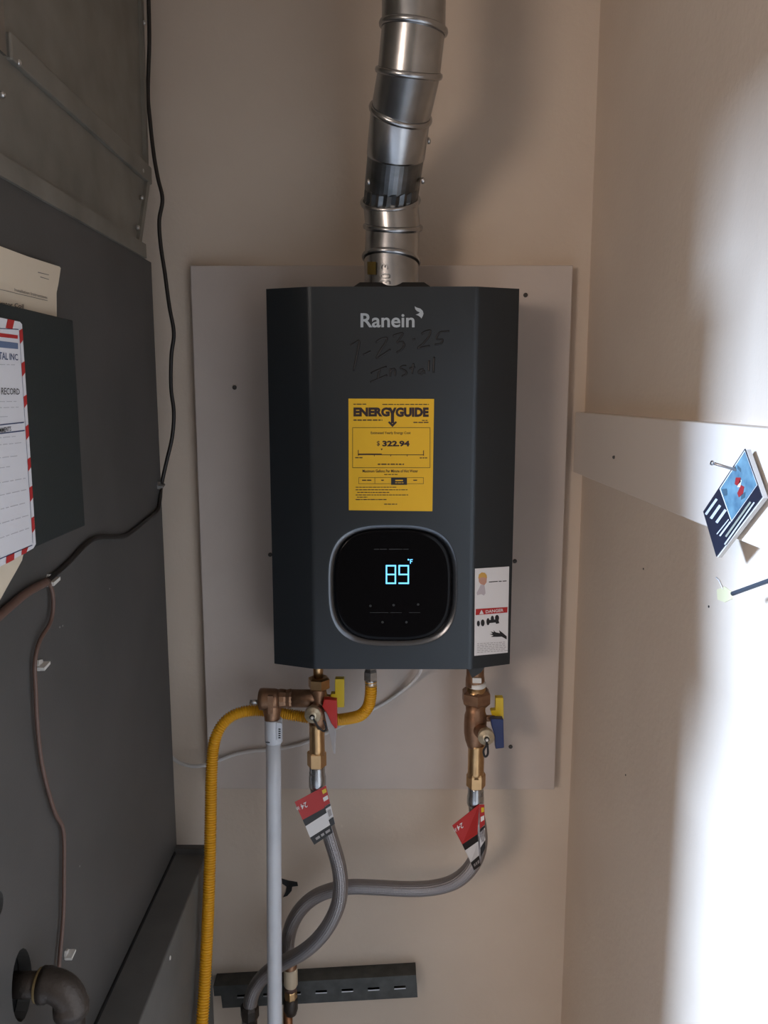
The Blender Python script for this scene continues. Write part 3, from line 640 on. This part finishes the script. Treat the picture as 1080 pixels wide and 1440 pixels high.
mb.face([(XF, FY0, z0), (FXL, FY0, z0), (FXL, FY0, ZTOP), (XF, FY0, ZTOP)]); mb.face([(XF, DB, z0), (FXL, DB, z0), (FXL, DB, ZTOP), (XF, DB, ZTOP)])
mb.face([(XF, FY0, ZTOP), (XF, DB, ZTOP), (FXL, DB, ZTOP), (FXL, FY0, ZTOP)]); mb.face([(FXL, FY0, z0), (FXL, DB, z0), (FXL, DB, ZTOP), (FXL, FY0, ZTOP)])
build('cabinet', mb, 'furnace_paint', fur)
build('inner_lining', MB().box((FXL+0.02, FY0+0.004, z0+0.002), (XF-0.013, DB-0.004, ZTOP-0.01)), 'dark_inside', fur)
base = bevel(build('base', MB().box((FXL, FY0, 0), (XB, 1.136, ZLED)), 'furnace_base', fur), 0.002)
build('end_lip', MB().box((XF+0.001, 1.124, ZLED-0.001), (XB, 1.136, ZLED+0.009)), 'furnace_paint', base)
build('joint_strip', MB().box((XF-0.001, FY0, ZLED-0.001), (XF+0.0025, DB-0.004, ZLED+0.004)), 'dark_inside', base)
for x, y in ((154, 828), (84, 882), (88, 880), (112, 1218)):
    p = W(x, y, X=XF); build('paint_speck', MB().lathe([(0.0011, -0.0003), (0.0011, 0.0003)], p, (1, 0, 0), 7), 'furnace_speck', fur)
p = W(239, 1347, X=XB); build('paint_speck', MB().lathe([(0.003, -0.0003), (0.0026, 0.0008)], p, (1, 0, 0.1), 9), 'clip_white', fur)

# air duct above the furnace
XD = XF-0.004
duct = thing('air_duct', 'galvanised sheet metal duct rising from the furnace top', 'duct', (-0.6, 0.9, ZTOP))
def duct_piece(name, ya0, ya1, yb0, yb1, z0, z1, x0=XD, x1=-0.86):
    return build(name, MB().rings([[(x0, ya0, z0), (x0, ya1, z0), (x1, ya1, z0), (x1, ya0, z0)], [(x0, yb0, z1), (x0, yb1, z1), (x1, yb1, z1), (x1, yb0, z1)]], False), 'duct_steel', duct)
duct_piece('transition', 0.60, 1.096, 0.60, 1.152, ZTOP, 1.81)
duct_piece('riser', 0.735, 1.150, 0.735, 1.178, 1.80, 2.46, XD-0.002)
build('front_riser', MB().box((-0.86, 0.60, 1.80), (XD-0.006, 0.727, 2.46)), 'duct_steel', duct)
build('corner_flange', MB().box((XD-0.006, 0.722, 1.80), (XD+0.003, 0.737, 2.46)), 'galvanised', duct)
build('base_flange', MB().box((XD-0.001, 0.60, ZTOP), (XD+0.0075, 1.108, 1.708)), 'duct_steel', duct)
bevel(build('drive_cleat', MB().box((XD-0.002, 0.742, 1.799), (XD+0.0055, 1.158, 1.823)), 'duct_steel', duct), 0.002)
mb = MB(); mb.rings([[(XD-0.004, y-0.012, z), (XD+0.004, y-0.012, z), (XD+0.004, y, z), (XD-0.004, y, z)] for y, z in ((1.100, 1.708), (1.152, 1.80))], False)
build('corner_seam', mb, 'duct_steel', duct)
mb = MB(); mb.rings([[(XD-0.004, y-0.010, z), (XD+0.003, y-0.010, z), (XD+0.003, y, z), (XD-0.004, y, z)] for y, z in ((1.152, 1.823), (1.179, 2.46))], False)
build('corner_seam', mb, 'duct_steel', duct)
for x, y in ((27, 88), (5, 133), (201, 240), (200.5, 278), (195, 320), (191, 352), (204, 32)):
    screw(duct, W(x, y, X=XD+0.005)-V((0.001, 0, 0)), (1, 0, 0), 0.003, 'screw_zinc')

# iron gas pipe out of the knockout
ip = thing('iron_pipe', 'black iron pipe elbow coming out of the furnace knockout', 'pipe', W(98, 1470, Y=hA.y))
c0 = W(31, 1385, Y=hA.y); E = W(98, 1384, Y=hA.y); E.z = c0.z
pth = [c0+V((-0.01, 0, 0)), V((E.x-0.024, E.y, E.z))]
build('nipple', MB().tube([pth[0], pth[1]], 0.0115, 20), 'iron', ip)
arc = [V((E.x-0.020+0.020*math.sin(a), E.y, E.z-0.020+0.020*math.cos(a))) for a in [math.pi/2*k/10 for k in range(11)]]
arc = [V((E.x-0.026, E.y, E.z))]+arc+[V((E.x, E.y, E.z-0.028))]
build('elbow', MB().tube(arc, lambda i: 0.0162 if i in (0, 1, len(arc)-1, len(arc)-2) else 0.0148, 24), 'iron', ip)
build('thread_seal', MB().tube([V((E.x-0.029, E.y, E.z)), V((E.x-0.0255, E.y, E.z))], 0.0150, 20), 'sealant', ip)
build('riser', MB().tube([V((E.x, E.y, E.z-0.024)), V((E.x, E.y, ZLED))], 0.0115, 20), 'iron', ip)

# cables on the furnace
XC = XF+0.003
up = [W(x, y, Y=Y) for x, y, Y in ((209, -60, 1.165), (209, 0, 1.165), (210, 60, 1.165), (208, 130, 1.165), (211, 170, 1.16), (216, 215, 1.155), (222, 250, 1.15), (228.5, 280, 1.148), (224, 310, 1.147), (226, 345, 1.147), (232, 385, 1.147), (238, 430, 1.147), (244.5, 468, 1.147), (241, 500, 1.147), (240.5, 545, 1.147), (244.5, 580, 1.147), (242, 615, 1.146), (234, 650, 1.145), (227, 682, 1.142))]
lowp = [W(x, y, X=XC) for x, y in ((221.5, 718), (207, 730), (190, 744), (175, 754), (155, 755), (136, 756), (121, 765), (98, 789), (78, 807), (66, 817))]
blk = tag(build('power_cable', MB().tube(smooth_path(up+[W(225, 702, X=XC)]+lowp, 6), 0.0028, 10), 'cable_black'), 'black cable hanging beside the duct and draped over the furnace', 'cable')
br1 = [W(x, y, X=XC+0.002) for x, y in ((-40, 900), (-10, 874), (15, 852), (40, 832), (66, 818), (72, 826), (75, 848), (71, 875), (56, 901), (49, 931), (50, 967), (53, 1026), (61, 1085), (77, 1142), (89, 1168), (90, 1228), (89, 1287), (84, 1346), (83, 1362))]
tag(build('thermostat_wire', MB().tube(smooth_path(br1[4:], 6), 0.0021, 10), 'cable_brown'), 'thin brown wire running down the furnace side to the iron pipe', 'wire')
tag(build('thermostat_wire', MB().tube(smooth_path(br1[:5], 6), 0.0042, 10), 'cable_brown'), 'thick brown cable slanting off below the service record', 'wire')
def clip(x, y, m_, label, k=1.0, X=XF):
    p = W(x, y, X=X); o = thing('cable_clip', label, 'clip', p, 'cable clips on the furnace')
    s_ = 0.006*k
    build('pad', MB().prism([p+V((0.0003, a*s_, b_*s_)) for a, b_ in ((-0.9, -0.7), (0.5, -1.1), (1.1, -0.2), (0.7, 0.9), (-0.5, 1.2), (-1.0, 0.3))], (0.0025, 0, 0)), m_, o)
    build('strap', MB().prism([p+V((0.002, a*s_, b_*s_)) for a, b_ in ((-1.3, -0.5), (1.2, -0.1), (1.2, 0.4), (-1.3, 0.1))], (0.007, 0, 0)), m_, o)
clip(68, 817, 'clip_white', 'white clip where the black cable meets the brown wires', 1.05)
clip(54, 936, 'clip_white', 'white clip holding the brown wire halfway down the furnace', 0.9)
clip(92, 1342, 'clip_white', 'white clip above the iron pipe elbow', 0.75)
clip(222, 683, 'screw_zinc', 'metal clip holding the black cable at the furnace edge', 0.9)

# ------------------------------------------------------------------ papers on the furnace
XP = -0.322; PP = PX(XP); RP = PX(-0.3195); SP = PX(-0.3335)
tag(bevel(build('document_pouch', MB().box((-0.3325, 0.57, 1.363), (XP, 0.8055, 1.5765)), 'pouch'), 0.0015), 'flat black document pouch on the furnace side', 'pouch')
sheet = thing('instruction_sheet', 'cream installation instructions sheet standing in the black pouch', 'paper', W(0, 460, pl=SP))
sh = [W(x, y, X=-0.3335) for x, y in ((-60, 328), (0, 346), (40, 361), (84, 375), (85.5, 377), (82, 400), (79.5, 412), (80, 460), (-60, 445))]
build('page', MB().prism(sh, (-0.0012, 0, 0)), 'paper_cream', sheet)
A9 = lambda x, y: (x/9, 340+y/9); at = on(SP, 0.0004); mb = MB()
mb.text('Installation Instructions', [A9(185, 585), A9(600, 688), A9(600, 725), A9(185, 625)], at, 0.004, 2)
flat(mb, [A9(-200, 552), A9(602, 742), A9(602, 750), A9(-200, 559)], SP, 0.0004)
for y in (390, 448): flat(mb, [A9(480 if y < 400 else 510, y-10), A9(620, y+26), A9(620, y+34), A9(480 if y < 400 else 510, y+2)], SP, 0.0004)
build('print', mb, 'ink_grey', sheet, False)
mb = MB().text('Evaporator Coil', [A9(-160, 725), A9(300, 790), A9(300, 862), A9(-160, 800)], at, 0.012, 2); build('heading', mb, 'ink_black', sheet, False)
rec = thing('service_record', 'white service record card with a red and white striped border', 'record card', W(20, 780, pl=RP))
outl = [(-90, 436), (0, 446.5), (28, 452.5), (31, 456), (50.5, 765), (47, 771), (0, 797), (-90, 838)]
build('card', MB().prism([W(x, y, pl=RP) for x, y in outl], (-0.0024, 0, 0)), 'paper_white', rec)
def edge(y, k):   # border line from inner k=0 to outer k=1
    t = (y-456)/(768-456); return ((26.5+20*t)*(1-k)+(31.3+19.3*t)*k, y)
for y0, y1 in ((463, 484), (509, 530), (556, 574), (598, 619), (644, 663), (684, 706), (727, 750)):
    build('red_stripe', flat(MB(), [edge(y0+2, 0), edge(y0-1, 1), edge(y1-6, 1), edge(y1, 0)], RP, 0.0003), 'stripe_red', rec, False)
for poly in ([(11, 448.6), (20.5, 450.6), (17.5, 463), (8, 461.2)], [(-25, 442.5), (-15, 444.2), (-18, 456.5), (-28, 455)], [(8.5, 793), (20, 787), (20.5, 777), (9, 782.5)], [(30, 781), (37, 777.5), (40.5, 768), (31, 772.5)], [(-20, 808), (-8, 802), (-7, 791), (-18, 796)]):
    build('red_stripe', flat(MB(), poly, RP, 0.0003), 'stripe_red', rec, False)
build('red_rule', flat(MB(), [(-90, 456), (25, 471.5), (25, 476.5), (-90, 464)], RP, 0.0003), 'stripe_red', rec, False)
build('blue_rule', flat(MB(), [(-90, 468), (25.5, 482.5), (25.5, 491), (-90, 480)], RP, 0.0003), 'band_blue', rec, False)
at = on(RP, 0.0003)
mb = MB(); mb.text('METAL INC', [(-10, 493.5), (25, 498), (25.5, 507), (-10, 505)], at, 0.012, 2); build('company_lettering', mb, 'ink_blue', rec, False)
mb = MB().text('RECORD', [(2, 545), (27.5, 546.5), (28, 555), (2, 555)], at, 0.008, 2); mb.text('COMMENTS', [(-7, 602.5), (15.6, 599.5), (15.8, 606), (-7, 610)], at, 0.012, 2)
build('heading', mb, 'ink_black', rec, False)
mb = MB()
for poly in ([(-90, 456.5), (25.8, 462.6), (26, 463.8), (-90, 458)], [(-90, 606), (33.6, 593.2), (33.6, 594.8), (-90, 608)], [(-90, 620), (34.6, 604.6), (34.6, 606.2), (-90, 622)], [(-90, 823), (45.6, 766), (45.6, 767.2), (-90, 825)]): flat(mb, poly, RP, 0.0003)
for k in range(10): flat(mb, [edge(464+30*k, -0.05), edge(464+30*k, 0.05), edge(494+30*k, 0.05), edge(494+30*k, -0.05)], RP, 0.0002)
build('rule', mb, 'ink_blue', rec, False)
mb = MB(); r = random.Random(5)
for y, x1, sl in ((512.5, 21, 0.02), (564, 27, -0.01), (572, 28, -0.03), (585, 15, -0.04), (613, 22, -0.1), (622, 30, -0.1), (640, 28, -0.12), (655, 18, -0.14), (672, 36, -0.18), (688, 37, -0.22), (706, 38, -0.26), (724, 40, -0.3), (742, 41, -0.35)):
    x = -60; mb = MB()
    while x < x1-3:
        wd = r.uniform(4, 11); e_ = min(x+wd, x1); flat(mb, [(x, y+(x-x1)*sl), (e_, y+(e_-x1)*sl), (e_, y+(e_-x1)*sl+1.0), (x, y+(x-x1)*sl+1.0)], RP, 0.0002); x += wd+2
    build('handwritten_line', mb, 'pencil', rec, False)
tag(build('loose_sheet', MB().prism([W(x, y, X=-0.328) for x, y in ((-60, 800), (0, 790), (36, 765), (31, 788), (24, 801), (12, 822), (0, 844), (-40, 880))], (-0.001, 0, 0)), 'paper_cream'), 'cream sheet hanging out below the striped record card', 'paper')

# ------------------------------------------------------------------ strut channel and water stub on the back wall
st = thing('strut_channel', 'dark slotted steel strut channel fixed low on the back wall', 'strut', (-0.12, WALL, 0.45))
o = V((-0.300, 1.190, 0.468)); ex = V((0.352, 0, 0.0233)).normalized(); ez_ = V((0, -1, 0)).cross(ex)*-1
if ez_.z < 0: ez_ = -ez_
def sp3(u, v, d=0.0): return o+ex*u+ez_*v+V((0, d, 0))
LEN, H2 = 0.352, 0.0215; mb = MB(); us = [0.0, 0.013]; slots = []
u = 0.013; k = 0
cells = []; u0 = -0.004
cent = [0.004+0.0455*k for k in range(8)]
t = 0.0025
def slab(u0, u1, v0, v1): mb.prism([sp3(u0, v0), sp3(u1, v0), sp3(u1, v1), sp3(u0, v1)], (0, t, 0))
slab(0, LEN, 0.0025, H2); slab(0.012, LEN, -H2, -0.0035); pos = [0.012]
for c in cent[1:]: slab(pos[-1], c-0.010, -0.0035, 0.0025); pos.append(c+0.010)
slab(pos[-1], LEN, -0.0035, 0.0025)
build('slotted_face', mb, 'strut_metal', st)
for v0, v1, nm in ((H2-t, H2, 'flange'), (-H2, -H2+t, 'flange')):
    build(nm, MB().prism([sp3(0.012 if v0 < 0 else 0, v0, t), sp3(LEN, v0, t), sp3(LEN, v1, t), sp3(0.012 if v0 < 0 else 0, v1, t)], (0, 0.0285, 0)), 'strut_metal', st)
for c in cent[1:]: build('slot_glint', MB().prism([sp3(c-0.010, -0.0035, -0.0006), sp3(c+0.010, -0.0035, -0.0006), sp3(c+0.010, -0.0015, -0.0006), sp3(c-0.010, -0.0015, -0.0006)], (0, 0.002, 0)), 'screw_zinc', st)  # pale metal strips stand in for the highlight along each slot edge

sb = thing('water_stub_pipe', 'copper water stub with a cream coupling in front of the strut', 'pipe', W(408, 1500, Y=1.168))
YS = 1.166
build('upper_sleeve', vlathe(MB(), 408, [(1340, 9), (1362, 9.5), (1366, 9.5)], YS), 'bronze', sb)
build('coupling', vlathe(MB(), 408.5, [(1360, 9.4), (1363, 9.8), (1384, 9.8), (1387, 8)], YS), 'cream_pipe', sb)
build('dark_ring', vlathe(MB(), 408.5, [(1385, 8.5), (1392, 8.5)], YS), 'cable_brown', sb)
build('compression_nut', vlathe(MB(), 408.5, [(1390, 8.2), (1393, 9.2), (1402, 9.2), (1405, 8)], YS, 8, False), 'brass', sb)
build('valve_body', vlathe(MB(), 408.5, [(1402, 8), (1406, 10.2), (1418, 10.2), (1425, 8)], YS), 'iron', sb)
c_ = W(404.5, 1418, Y=YS); build('copper_tube', MB().lathe([(6.5*pxm(c_), 0.0), (6.5*pxm(c_), c_.z)], (c_.x, YS, 0), (0, 0, 1), 20), 'copper', sb)
build('end_fitting', vlathe(MB(), 351, [(1412, 11), (1416, 13), (1428, 13), (1434, 10), (1470, 10)], YV+0.02, 8, False), 'iron', h1)
c_ = W(351, 1450, Y=YV+0.02); build('supply_pipe', MB().lathe([(0.008, 0.0), (0.008, c_.z)], (c_.x, YV+0.02, 0), (0, 0, 1), 16), 'copper', h1)

# ------------------------------------------------------------------ right wall
cl = thing('wall_cleat', 'painted wooden cleat board running along the right wall', 'cleat', (0.3, 0.8, 1.382))
bevel(build('plank', MB().box((0.29, -0.3, 1.3822), (XR+0.001, 1.198, 1.4755)), 'cleat_paint', cl), 0.0012)
p = W(864, 643, X=0.29); screw(cl, p, (-1, 0, 0), 0.0022)
card = thing('postcard', 'tilted black postcard with a blue picture nailed to the cleat', 'postcard', (0.277, 0.625, 1.368))
XK = 0.281; CP = PX(XK, -1); cz = lambda x, y: (970+x*110/1056, 610+y*150/1440)
cr = [(1047.3, 631), (1071, 699), (1011.7, 783), (988.7, 719.4)]
pc = [W(*p, pl=CP) for p in cr]; pc[2] = pc[1]+(pc[3]-pc[0])
build('front_card', MB().prism(pc, (0.0007, 0, 0)), 'card_black', card)
build('backing_cards', MB().prism([p+V((0.0008, -0.0012, -0.0006)) for p in pc], (0.0036, 0, 0)), 'card_edge', card)
at = lambda x, y: W(*cz(x, y), pl=lift(CP, 0.0003))
ph = build('picture', MB().face([at(*p) for p in ((742, 222), (912, 690), (562, 1190), (402, 742))]), 'label_white', card, False)
at2 = lambda x, y: W(*cz(x, y), pl=lift(CP, 0.0005))
build('sea', MB().face([at2(*p) for p in ((742, 240), (903, 690), (564, 1172), (413, 742))]), 'sea_blue', ph, False)
at3 = lambda x, y: W(*cz(x, y), pl=lift(CP, 0.0007))
for nm, m_, poly in (('figure', 'boat_red', ((620, 590), (685, 590), (690, 650), (640, 700), (605, 680))), ('figure', 'boat_red', ((690, 690), (735, 715), (720, 810), (660, 860), (640, 800))), ('figure', 'label_white', ((680, 620), (700, 625), (680, 720), (640, 720))),
                     ('shade', 'shade_blue', ((690, 830), (750, 780), (745, 860), (690, 895))), ('shade', 'shade_blue', ((425, 745), (500, 740), (505, 830), (460, 840))), ('shade', 'shade_blue', ((640, 420), (690, 470), (690, 520), (640, 470)))):
    build(nm, MB().face([at3(*p) for p in poly]), m_, ph, False)
def line(x0, y0, x1, y1, w_, m_, jag=0):
    d = V((x1-x0, y1-y0)); nn = V((-d.y, d.x)).normalized()*w_/2
    build('text_line', MB().face([at3(*p) for p in ((x0-nn.x, y0-nn.y), (x1-nn.x, y1-nn.y), (x1+nn.x, y1+nn.y), (x0+nn.x, y0+nn.y))]), m_, card, False)
line(215, 1090, 365, 880, 32, 'card_print'); line(285, 1145, 410, 965, 36, 'card_print'); line(360, 1200, 485, 1025, 36, 'card_print')
line(365, 1355, 525, 1155, 14, 'card_print'); line(405, 1380, 550, 1185, 22, 'card_print'); line(485, 1390, 820, 920, 26, 'card_olive'); line(470, 1495, 870, 925, 20, 'card_print')
nl = thing('nail', 'long steel nail sticking out of the cleat through the postcard', 'nail', W(1036, 661, X=XK))
n0 = W(1036, 661, X=XK); n1 = W(1001.5, 651, Y=n0.y); nd = (n1-n0)
build('shank', MB().tube([n0-nd*(0.0165/nd.length), n0, n1], 0.0012, 10), 'nail_steel', nl)
build('head', MB().lathe([(0.0017, -0.001), (0.0021, 0), (0.0018, 0.001)], n1, nd, 12), 'nail_steel', nl)
rd = [W(1030, 835, X=0.280), W(1080, 817, X=0.287), W(1120, 803, X=0.293), W(1160, 800, X=XR+0.002)]
tag(build('metal_rod', MB().tube(smooth_path(rd, 6), 0.0018, 10), 'rod_steel'), 'thin dark metal rod sticking out of the right wall under the postcard', 'rod')
tp = thing('tape_scrap', 'pale yellow scrap of tape on the right wall beside the metal rod', 'tape', W(1020, 846, X=XR))
build('patch', MB().prism([W(x, y, X=XR+0.0003) for x, y in ((1009, 829), (1020, 825), (1030, 832), (1031, 842), (1020, 847), (1010, 843))], (-0.0008, 0, 0)), 'tape_yellow', tp)
build('film_glint', MB().tube([W(x, y, X=XR-0.001) for x, y in ((1007, 812), (1011, 816), (1016.5, 828))], 0.0006, 6), 'label_white', tp)  # white line stands in for a glint on clear plastic
